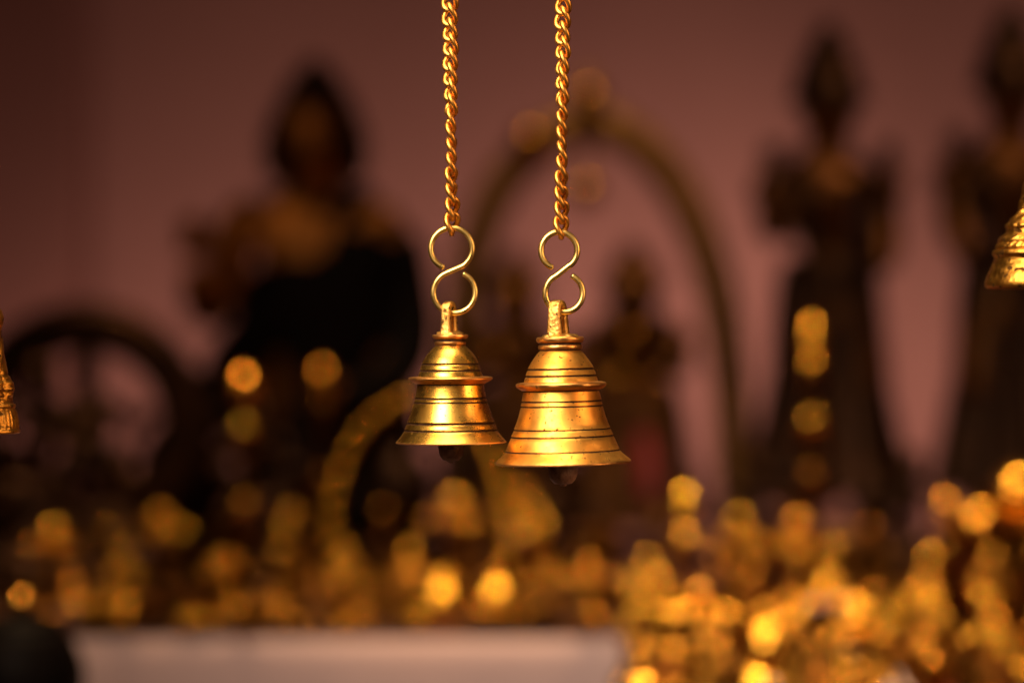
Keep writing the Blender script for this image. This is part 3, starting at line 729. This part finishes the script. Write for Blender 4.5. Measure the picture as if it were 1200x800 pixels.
# ------------------------------------------------------------------ small wares: one of each kind (millimetres), then copies
mm = .001
def lm(prof, seg=32, n=4, rfun=None, smooth=True):
    bm = bmesh.new()
    p = smoothprof(prof, n) if n > 1 else prof
    lathe(bm, [(r * mm, z * mm) for r, z in p], seg, rfun); bmesh.ops.recalc_face_normals(bm, faces=bm.faces)
    return done(bm, 'ware')
def strand(pts, rads, seg=10):
    bm = bmesh.new(); tube(bm, pts, rads, seg, closed=True); return done(bm, 'beaded_rim')
def swell(t, n, br, r):
    # radius of a wire that swells into n round beads over one turn of circumference 2 pi r
    d = abs(((t * n + .5) % 1) - .5) / n * 2 * PI * r
    return max(.9, math.sqrt(max(br * br - d * d, 0)))
def beads(r, z, br, n):
    q = n * 16
    return strand([(r * mm * math.cos(2 * PI * i / q), r * mm * math.sin(2 * PI * i / q), z * mm) for i in range(q)], [swell(i / q, n, br, r) * mm for i in range(q)])
def sk(ch, sub=2):
    ns, es, key = [], [], {}
    for c in ch:
        prev = None
        for q in c:
            kk = tuple(round(v, 2) for v in q[:3])
            if kk not in key: key[kk] = len(ns); ns.append((q[0] * mm, q[1] * mm, q[2] * mm, q[3] * mm, (q[4] if len(q) > 4 else q[3]) * mm))
            i = key[kk]
            if prev is not None and prev != i: es.append((prev, i))
            prev = i
    return skinmesh('body', ns, es, sub)
def torus(R_, r_, z, beads=0):
    q = 128; m = 8
    rr = []
    for i in range(q):
        a = ((i / q * m + .5) % m)
        up = math.sin(2 * PI * (round(i / q * m) % m) / m) > -.5
        rr.append(max(r_, swell(i / q, m, 5.6, R_) if up else 0) * mm)
    return strand([(R_ * mm * math.cos(2 * PI * i / q), 0, z * mm + R_ * mm * math.sin(2 * PI * i / q)) for i in range(q)], rr)
KINDS = {
    'water_pot': ('brass pot', [('pot_body', lm([(0, 0), (16, 0), (18, 2), (26, 12), (30, 24), (28, 36), (18, 44), (13, 48), (13, 51), (20, 57), (19, 57.5), (11, 51), (11, 47), (0, 44)])), ('beaded_rim', beads(18.6, 57, 6, 5)), ('foot_ring', lm([(17, 0), (20, 0), (20, 4), (17, 5)], n=1)), ('stud_band', beads(27, 25, 7, 4))]),
    'stem_lamp': ('brass stem lamp', [('foot', lm([(0, 0), (25, 0), (26, 3), (20, 7), (11, 10), (7, 15), (0, 15)])), ('stem', lm([(6, 14), (6, 22), (10, 26), (10, 30), (5, 34), (5, 44), (9, 48), (5, 54), (5, 62)], n=3)), ('stud_band', beads(27, 71, 7, 4)), ('oil_dish', lm([(0, 60), (10, 61), (22, 65), (30, 73), (29, 74), (20, 69), (0, 66)], 60, rfun=lambda th, i, r, z: r * (1 + .12 * abs(math.cos(2.5 * th))))), ('collar', lm([(5, 30), (9, 33), (11, 38), (9, 43), (5, 46)])), ('finial', lm([(4, 66), (4, 74), (10, 79), (12, 87), (10, 95), (4, 99), (0, 101)]))]),
    'hand_bell': ('brass hand bell', [('stud_band', beads(17, 14, 7, 5)), ('bell_body', lm([(26, 0), (25, 2), (20, 9), (17, 20), (15, 30), (10, 37), (0, 39)])), ('handle', lm([(4, 38), (8, 42), (4, 46), (4, 54), (8, 60), (9, 66), (5, 72), (6, 77), (8, 82), (5, 88), (0, 91)])), ('collar', lm([(17.4, 19), (20.5, 20), (20.5, 22), (17, 23)], n=1)), ('knob', lm([(0, 86), (7, 88), (9, 94), (7, 100), (0, 102)]))]),
    'offering_bowl': ('brass bowl', [('bowl_body', lm([(0, 4), (14, 5), (28, 14), (36, 27), (38, 34), (36.5, 34), (33, 27), (25, 16), (0, 8)])), ('beaded_rim', beads(36, 34, 6.5, 7)), ('foot_ring', lm([(12, 6), (17, 3), (19, 0), (14, 0)], n=1)), ('stud_band', beads(26, 14, 7.5, 6))]),
    'incense_burner': ('brass incense burner', [('stud_band', beads(25, 34, 7, 4)), ('burner_bowl', lm([(0, 14), (14, 15), (25, 23), (28, 33), (26, 37), (0, 36)])), ('domed_lid', lm([(27, 37.5), (27, 41), (22, 50), (12, 57), (5, 60), (0, 61)], 48, rfun=lambda th, i, r, z: r * (1 + .04 * math.sin(10 * th)))), ('finial', lm([(3, 59), (8, 62), (10, 69), (8, 76), (0, 79)])), ('knob', sk([[(0, -25, 31, 6), (0, -31, 31, 6)]], 2))]
        + [('leg', sk([[(20 * math.cos(a), 20 * math.sin(a), 20, 5), (25 * math.cos(a), 25 * math.sin(a), 10, 4), (24 * math.cos(a), 24 * math.sin(a), 2.5, 4.5)]], 1)) for a in (R(90), R(210), R(330))]),
    'goblet': ('brass goblet', [('stud_band', beads(20, 50, 7, 3)), ('foot', lm([(0, 0), (21, 0), (22, 3), (12, 7), (6, 13), (5, 24), (8, 28), (5, 32), (0, 33)])), ('cup', lm([(0, 32), (10, 33), (19, 42), (23, 56), (24, 70), (22.6, 70), (20, 56), (0, 38)])), ('beaded_rim', beads(22, 69, 6, 5))]),
    'seated_idol': ('brass idol', [
        ('body', sk([[(0, 0, 24, 12, 10), (0, 0, 34, 9, 8), (0, 0, 46, 11, 8), (0, 0, 53, 6, 5), (0, -1, 57, 4), (0, -2, 63, 7, 7.5), (0, -1, 69, 6)],
                     [(0, 0, 24, 12, 10), (-14, -6, 19, 7), (-26, -8, 17, 6), (-12, -19, 16, 5), (4, -21, 15, 3.5)], [(0, 0, 24, 12, 10), (14, -6, 19, 7), (26, -8, 17, 6), (14, -18, 17, 5), (0, -20, 18, 3.5)],
                     [(0, 0, 46, 11, 8), (-12, 0, 49, 5), (-18, -2, 39, 4), (-16, -12, 36, 3.2), (-15, -16, 44, 3.2)], [(0, 0, 46, 11, 8), (12, 0, 49, 5), (18, -2, 39, 4), (16, -11, 30, 3.2), (12, -17, 28, 3.4)]])),
        ('crown', lm([(7, 68), (8, 70), (7.4, 73), (6, 78), (4, 83), (2, 87), (0, 90)])), ('halo', torus(18, 2.2, 64, beads=5)), ('crown_knob', lm([(0, 86), (6, 87.5), (7.6, 93), (6, 98.5), (0, 101)])), ('stud_band', beads(28, 9, 7, 5)), ('pedestal', lm([(0, 0), (30, 0), (32, 3), (28, 8), (31, 13), (26, 15), (0, 15)], 72, 4, lambda th, i, r, z: r * (1 + .05 * abs(math.sin(8 * th)))))]),
    'elephant_figurine': ('brass elephant', [
        ('body', sk([[(22, 0, 38, 10, 10), (12, 0, 38, 15, 14), (-8, 0, 37, 16, 15), (-18, 0, 40, 11, 11), (-28, 0, 46, 12, 11), (-38, 0, 42, 7), (-44, 0, 32, 4.6), (-46, 0, 20, 3.6), (-50, 0, 12, 3)],
                     [(12, 0, 38, 15, 14), (16, -8, 22, 7), (16, -8, 3, 6.4)], [(12, 0, 38, 15, 14), (16, 8, 22, 7), (16, 8, 3, 6.4)],
                     [(-8, 0, 37, 16, 15), (-14, -8, 22, 7), (-14, -8, 3, 6.4)], [(-8, 0, 37, 16, 15), (-14, 8, 22, 7), (-14, 8, 3, 6.4)]])),
        ('ear', sk([[(-25, -9, 50, 5, 2), (-20, -16, 46, 8, 2.4), (-20, -17, 38, 5, 2)]], 1)), ('ear', sk([[(-25, 9, 50, 5, 2), (-20, 16, 46, 8, 2.4), (-20, 17, 38, 5, 2)]], 1)),
        ('tusk', sk([[(-36, -6, 36, 2), (-44, -8, 31, 1.5), (-50, -8, 32, .8)]], 1)), ('tusk', sk([[(-36, 6, 36, 2), (-44, 8, 31, 1.5), (-50, 8, 32, .8)]], 1)),
        ('stud_band', beads(14, 36, 7, 6)), ('saddle_cloth', lm([(13, 50), (14, 48), (16, 40), (17, 30)], 32, 3)), ('howdah', lm([(0, 52), (9, 52), (10, 55), (7, 58), (8, 64), (4, 70), (0, 74)]))]),
    'peacock_lamp': ('brass peacock lamp', [
        ('stud_band', beads(29, 14, 7, 4)), ('oil_dish', lm([(0, 3), (12, 0), (16, 2), (30, 12), (34, 18), (32, 18), (26, 12), (0, 8)], 48)),
        ('body', sk([[(12, 0, 20, 4), (4, 0, 26, 9, 8), (-6, 0, 30, 9, 8), (-12, 0, 42, 4.4), (-14, 0, 54, 3.4), (-16, 0, 60, 5), (-23, 0, 58, 1.6)]])),
        ('tail', sk([[(6, 0, 28, 7, 4), (16, 0, 44, 13, 3), (20, 0, 62, 17, 2.6), (19, 0, 76, 9, 2)]])), ('crest', sk([[(-15, 0, 64, 1.4), (-13, 0, 70, 1.6), (-11, 0, 75, 4)]], 2)), ('knob', sk([[(-31, -8, 18, 5), (-32, -10, 19, 5)]], 2))]),
    'prayer_ball': ('brass ball ornament', [('globe', lm([(0, 8), (9, 9), (17, 14), (21.5, 22), (23, 32), (21.5, 42), (17, 51), (9, 57), (0, 58)], 48, 4)), ('foot', lm([(0, 0), (18, 0), (19, 3), (12, 7), (10, 12), (0, 12)])), ('finial', lm([(4, 58), (7, 62), (6, 66), (3, 70), (0, 73)]))]),
}
PROTO = {}
SHINY_DULL = {'finial', 'knob', 'globe', 'crown_knob', 'crest'}
SHINY = {'finial', 'beaded_rim', 'collar', 'knob', 'globe', 'crest', 'halo', 'crown_knob', 'howdah', 'tusk', 'stud_band'}  # small parts brightened, and stud bands added, to give blurred glints
def ware(kind, label, loc, group, mat='brass', scale=1., yaw=0., name=None):
    t = thing(name or kind, label, KINDS[kind][0].replace('brass ', '') if mat != 'marble' else 'figurine', loc, group, yaw)
    t.scale = (scale,) * 3
    key = (kind, mat)
    if key not in PROTO:
        PROTO[key] = []
        for n, me in KINDS[kind][1]:
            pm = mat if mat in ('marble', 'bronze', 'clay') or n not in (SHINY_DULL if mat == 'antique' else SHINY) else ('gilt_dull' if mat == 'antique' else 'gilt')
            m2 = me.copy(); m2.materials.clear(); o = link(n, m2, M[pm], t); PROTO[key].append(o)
    else:
        for src in PROTO[key]:
            c = src.copy(); COL.objects.link(c); c.parent = t
    return t
ORD = 'first second third fourth fifth sixth seventh eighth ninth tenth eleventh twelfth thirteenth'.split()
kinds = list(KINDS)
ADJ = {'brass': 'bright', 'antique': 'dull', 'copper': 'reddish'}
def row(table, rowname, D, xs, seq, z, group, mats, smin, smax):
    for i, x in enumerate(xs):
        kind = seq[i % len(seq)]; mat = mats[i % len(mats)]
        d = D + random.uniform(-.02, .02)
        p = at(x + random.uniform(-7, 7), 700, d); p.z = z
        noun = KINDS[kind][0]
        if mat == 'copper': noun = noun.replace('brass', 'copper')
        ware(kind, f'{ADJ[mat]} {noun}, {ORD[i]} from left in the {rowname} row on the {table}', p, group, mat, random.uniform(smin, smax), R(random.uniform(-35, 35)))
W = 'white table'; GW = 'small brass wares on the white table'
def xs(a, b, n): return [a + (b - a) * i / (n - 1) for i in range(n)]
row(W, 'front', 2.44, xs(120, 696, 11), ['offering_bowl', 'water_pot', 'peacock_lamp', 'offering_bowl', 'hand_bell', 'seated_idol', 'elephant_figurine', 'prayer_ball', 'offering_bowl', 'water_pot', 'stem_lamp'], ZTR, GW, ['brass', 'antique', 'brass', 'brass', 'antique'], .62, .8)
row(W, 'second', 2.60, xs(60, 690, 10), ['stem_lamp', 'hand_bell', 'seated_idol', 'water_pot', 'goblet', 'prayer_ball', 'incense_burner', 'seated_idol', 'stem_lamp', 'peacock_lamp'], ZTR, GW, ['brass', 'antique', 'antique'], .8, 1.0)
row(W, 'third', 2.74, xs(20, 700, 9), ['seated_idol', 'incense_burner', 'stem_lamp', 'goblet', 'seated_idol', 'hand_bell', 'stem_lamp', 'seated_idol', 'goblet'], ZTR, GW, ['antique', 'brass', 'copper', 'antique', 'brass'], 1.0, 1.25)
row(W, 'inner', 2.52, xs(84, 706, 11), ['prayer_ball', 'seated_idol', 'offering_bowl', 'stem_lamp', 'hand_bell', 'seated_idol', 'peacock_lamp', 'incense_burner'], ZTR, GW, ['antique', 'brass', 'antique', 'brass', 'brass'], .6, .75)
row(W, 'very front', 2.413, xs(150, 690, 9), ['prayer_ball', 'water_pot', 'hand_bell', 'offering_bowl'], ZTR, GW, ['antique', 'brass'], .3, .4)
W = 'maroon table'; GW = 'small brass wares on the maroon table'
row(W, 'front', 2.12, xs(748, 1215, 7), ['prayer_ball', 'seated_idol', 'offering_bowl', 'elephant_figurine', 'peacock_lamp', 'hand_bell', 'water_pot'], ZT2, GW, ['brass', 'brass', 'antique'], .8, .95)
row(W, 'second', 2.22, xs(775, 1235, 7), ['water_pot', 'incense_burner', 'seated_idol', 'stem_lamp', 'prayer_ball', 'seated_idol', 'goblet'], ZT2, GW, ['brass', 'antique', 'brass'], .85, 1.0)
row(W, 'third', 2.33, xs(752, 1220, 8), ['seated_idol', 'stem_lamp', 'peacock_lamp', 'water_pot', 'seated_idol', 'elephant_figurine', 'hand_bell', 'incense_burner'], ZT2, GW, ['brass', 'brass', 'copper', 'antique'], .9, 1.05)
row(W, 'fourth', 2.45, xs(775, 1240, 7), ['water_pot', 'seated_idol', 'prayer_ball', 'incense_burner', 'seated_idol', 'prayer_ball', 'water_pot'], ZT2, GW, ['brass', 'antique', 'brass', 'brass'], 1.0, 1.15)
row(W, 'fifth', 2.58, xs(755, 1225, 8), ['seated_idol', 'prayer_ball', 'incense_burner', 'seated_idol', 'peacock_lamp', 'water_pot', 'seated_idol', 'stem_lamp'], ZT2, GW, ['brass', 'antique', 'brass'], 1.1, 1.3)
row(W, 'low inner', 2.172, xs(760, 1200, 8), ['hand_bell', 'seated_idol', 'prayer_ball', 'offering_bowl', 'incense_burner'], ZT2, GW, ['antique', 'brass', 'brass'], .6, .72)
row(W, 'raised inner', 2.39, xs(770, 1215, 8), ['seated_idol', 'incense_burner', 'prayer_ball', 'stem_lamp', 'peacock_lamp'], ZT2, GW, ['brass', 'antique', 'brass'], .95, 1.1)
row(W, 'back', 2.74, xs(790, 1230, 7), ['incense_burner', 'seated_idol', 'stem_lamp', 'seated_idol', 'prayer_ball', 'incense_burner', 'seated_idol'], ZT2, GW, ['antique', 'brass', 'copper'], 1.25, 1.5)

for x, D, sc_, yw, z, lab in ((302, 2.8, 2.2, 6, ZTR, 'dark bronze seated idol behind the brass oil lamp column beside the robed statue'), (48, 2.72, 2.7, 12, ZTR, 'large dark bronze seated idol in front of the left half of the ring of flames'), (116, 2.7, 2.1, -8, ZTR, 'dark bronze seated idol in front of the right half of the ring of flames'),
        (560, 2.86, 1.9, 5, ZTR, 'dark bronze seated idol at the foot of the arch below the gap between the bells'), (690, 2.84, 1.2, -10, ZTR, 'dark bronze seated idol under the larger bell'),
        (884, 2.88, 2.0, 10, ZT2, 'dark bronze seated idol between the arch and the crowned statues'), (1068, 2.86, 2.1, -6, ZT2, 'dark bronze seated idol between the two crowned statues'), (1165, 2.66, 1.8, 4, ZT2, 'dark bronze seated idol before the cut off crowned statue')):
    p = at(x, 0, D); p.z = z
    ware('seated_idol', lab, p, 'dark bronze seated idols', 'bronze', sc_, R(yw))  # dark idols added to fill the dark band and hide lit wall
p = at(1192, 0, 2.62); p.z = ZT2
ware('stem_lamp', 'tall bright brass stem lamp at the far end of the maroon table', p, None, 'brass', 2.0, .3)
p = at(1150, 0, 2.7); p.z = ZT2
ware('incense_burner', 'large reddish copper incense burner behind the tall stem lamp', p, None, 'copper', 2.0, .3)
# black pot with brass knob, on a stool in front of the white table
k = mpp(2.15)
zst = at(0, 862, 2.15).z
t = thing('lidded_pot', 'black round pot with a brass knob in front of the white cloth', 'pot', (at(26, 0, 2.15).x, 2.15 - D0, zst))
bm = bmesh.new(); lathe(bm, [(r * k, z * k) for r, z in smoothprof([(0, 0), (36, 0), (42, 4), (64, 32), (74, 68), (65, 102), (46, 126), (0, 126)])], 56); bmesh.ops.recalc_face_normals(bm, faces=bm.faces)
link('pot_body', done(bm, 'pot', True, R(50)), M['black_pot'], t)
bm = bmesh.new(); lathe(bm, [(r * k, z * k) for r, z in smoothprof([(48, 126.5), (49, 129), (40, 136), (20, 142), (0, 144)])], 56); bmesh.ops.recalc_face_normals(bm, faces=bm.faces)
ld = link('lid', done(bm, 'lid', True, R(50)), M['black_pot'], t)
bm = bmesh.new(); lathe(bm, [(r * k, z * k) for r, z in smoothprof([(7, 140), (7, 144), (16, 150), (19, 158), (16, 167), (7, 172), (0, 173)])], 40); bmesh.ops.recalc_face_normals(bm, faces=bm.faces)
link('knob', done(bm, 'knob'), M['gilt'], ld)
t = thing('stool', 'small dark wooden stool under the black pot', 'stool', (at(26, 0, 2.15).x, 2.15 - D0, ZF))
h = zst - ZF
bm = bmesh.new(); lathe(bm, [(0, h - .025), (.11, h - .025), (.115, h - .02), (.115, h - .004), (.11, h), (0, h)], 48); bmesh.ops.recalc_face_normals(bm, faces=bm.faces); link('seat', done(bm, 'seat', True, R(30)), M['wood'], t)
for a in (45, 135, 225, 315):
    bm = bmesh.new(); tube(bm, [(.075 * math.cos(R(a)), .075 * math.sin(R(a)), h - .026), (.10 * math.cos(R(a)), .10 * math.sin(R(a)), .006)], .012, 12); link('leg', done(bm, 'leg'), M['wood'], t)

# pale figurines
for (x, D, s, lab, z, kd) in ((972, 2.4, 1.0, 'pale pink marble seated figurine amid the brass below the lamp column', ZT2, 'seated_idol'), (905, 2.16, .5, 'small pale marble elephant near the front edge of the maroon table', ZT2, 'elephant_figurine'),
                              (1052, 2.15, .62, 'pale marble ball ornament near the front edge of the maroon table', ZT2, 'prayer_ball'), (88, 2.46, .42, 'small dusty pink clay pot at the end of the white table nearest the black pot', ZTR, 'water_pot')):
    p = at(x, 0, D); p.z = z
    ware(kd, lab, p, None if kd == 'water_pot' else 'pale marble ornaments', 'clay' if kd == 'water_pot' else 'marble', s, R(10), name={'seated_idol': 'marble_figurine', 'elephant_figurine': 'marble_elephant', 'prayer_ball': 'marble_ornament', 'water_pot': 'clay_pot'}[kd])

# ------------------------------------------------------------------ light
def area(name, loc, target, sx, sy, power, col):
    l = bpy.data.lights.new(name, 'AREA'); l.shape = 'RECTANGLE'; l.size = sx; l.size_y = sy; l.energy = power; l.color = col
    o = bpy.data.objects.new(name, l); COL.objects.link(o); o.location = loc
    o.rotation_euler = (Vector(target) - Vector(loc)).to_track_quat('-Z', 'Y').to_euler(); return o
def spot(name, loc, target, power, col, ang, blend, rad):
    l = bpy.data.lights.new(name, 'SPOT'); l.energy = power; l.color = col; l.spot_size = R(ang); l.spot_blend = blend; l.shadow_soft_size = rad
    o = bpy.data.objects.new(name, l); COL.objects.link(o); o.location = loc
    o.rotation_euler = (Vector(target) - Vector(loc)).to_track_quat('-Z', 'Y').to_euler(); return o
a = area('key_light', (-.50, -.80, .74), (0, 0, -.03), .60, .75, 5.2, (1, .76, .54)); a.data.spread = R(62)  # unseen soft key set for the bells' highlights, spread narrowed off the cloth
a = area('fill_light', (1.0, -.50, .28), (0, 0, -.05), .30, .65, .9, (1, .52, .24)); a.data.spread = R(70)  # unseen orange fill added for the right sides of the bells
a = area('overhead_fill', (-.10, -.10, .95), (0, 0, 0), .6, .6, 1.7, (1, .70, .42)); a.data.spread = R(60)  # unseen overhead source added to brighten the flared rims
area('wall_fill', (.35, 2.12, ZT + .06), (.35, 2.65, .05), 2.3, .08, 8.0, (1, .75, .62))  # hidden strip added behind the statues to brighten the wall
spot('wall_fill_spot', (.40, 1.98, ZT + .06), at(800, 300, 4.05), 8, (1, .75, .62), 62, 1., .04)  # second hidden lamp added for the wall's brighter middle
for x, y, z, tx, ty, p_, an in ((.60, .95, 1.15, .36, .98, 118, 50), (.26, 1.02, 1.2, .34, .98, 62, 46), (.85, 1.1, 1.15, .40, .98, 70, 50), (-.22, 1.0, 1.2, -.16, 1.12, 68, 44), (-.58, .95, 1.15, -.36, .92, 58, 52)):
    spot('glint_spot', (x, y, z), (tx, ty, -.3), p_, (1, .60, .29), an, .6, .07)  # unseen spots added to raise glints on the brass
spot('arch_fill', (.12, 1.15, 1.1), at(690, 280, 3.1), 36, (1, .66, .36), 34, .8, .05)  # unseen spot added to bring out the bosses on the arch
spot('statue_fill', (-.55, .9, 1.0), at(300, 290, 3.0), 3.2, (1, .60, .30), 26, .8, .05)  # unseen spot added for faint glints on the seated statue
spot('statue_fill', (.75, 1.0, 1.1), at(1040, 220, 3.0), 20, (1, .60, .30), 34, .8, .05)  # unseen spot added for faint glints on the crowned statues
w = bpy.data.worlds.new('World'); SC.world = w; w.use_nodes = True
nt = w.node_tree; bg = nt.nodes['Background']
tc = nt.nodes.new('ShaderNodeTexCoord'); mp = nt.nodes.new('ShaderNodeMapping'); mp.inputs['Rotation'].default_value = (0, 0, R(-90))
gr = nt.nodes.new('ShaderNodeTexGradient'); cr = nt.nodes.new('ShaderNodeValToRGB')
sp = nt.nodes.new('ShaderNodeSeparateXYZ'); mr = nt.nodes.new('ShaderNodeMapRange')
nt.links.new(tc.outputs['Generated'], sp.inputs[0]); nt.links.new(sp.outputs['Y'], mr.inputs['Value'])
mr.inputs['From Min'].default_value = -1; mr.inputs['From Max'].default_value = 1      # ambient fill is brightest from -Y, behind the camera
cr.color_ramp.elements[0].color = (1, .50, .28, 1); cr.color_ramp.elements[1].color = (.10, .04, .025, 1); cr.color_ramp.elements[1].position = .75
nt.links.new(mr.outputs[0], cr.inputs[0]); nt.links.new(cr.outputs[0], bg.inputs['Color']); bg.inputs['Strength'].default_value = .092

# ------------------------------------------------------------------ camera
cd = bpy.data.cameras.new('camera'); cam = bpy.data.objects.new('camera', cd); COL.objects.link(cam)
cam.location = (0, -D0, 0); cam.rotation_euler = (PI / 2, 0, 0)
cd.sensor_width = 36; cd.lens = 36 * D0 / (1200 * U); cd.clip_start = .05; cd.clip_end = 50
cd.dof.use_dof = True; cd.dof.focus_distance = D0 - .012; cd.dof.aperture_fstop = 1.85; cd.dof.aperture_blades = 0
SC.camera = cam
SC.view_settings.view_transform = 'Standard'; SC.view_settings.look = 'None'; SC.view_settings.exposure = 0; SC.view_settings.gamma = 1
cy = SC.cycles
cy.use_adaptive_sampling = False
cy.use_denoising = True
try: cy.denoiser = 'OPENIMAGEDENOISE'; cy.denoising_prefilter = 'ACCURATE'; cy.denoising_input_passes = 'RGB_ALBEDO_NORMAL'
except Exception: pass
cy.max_bounces = 6; cy.glossy_bounces = 4; cy.diffuse_bounces = 3; cy.caustics_reflective = False; cy.caustics_refractive = False
cy.sample_clamp_indirect = 4; cy.blur_glossy = 1.0
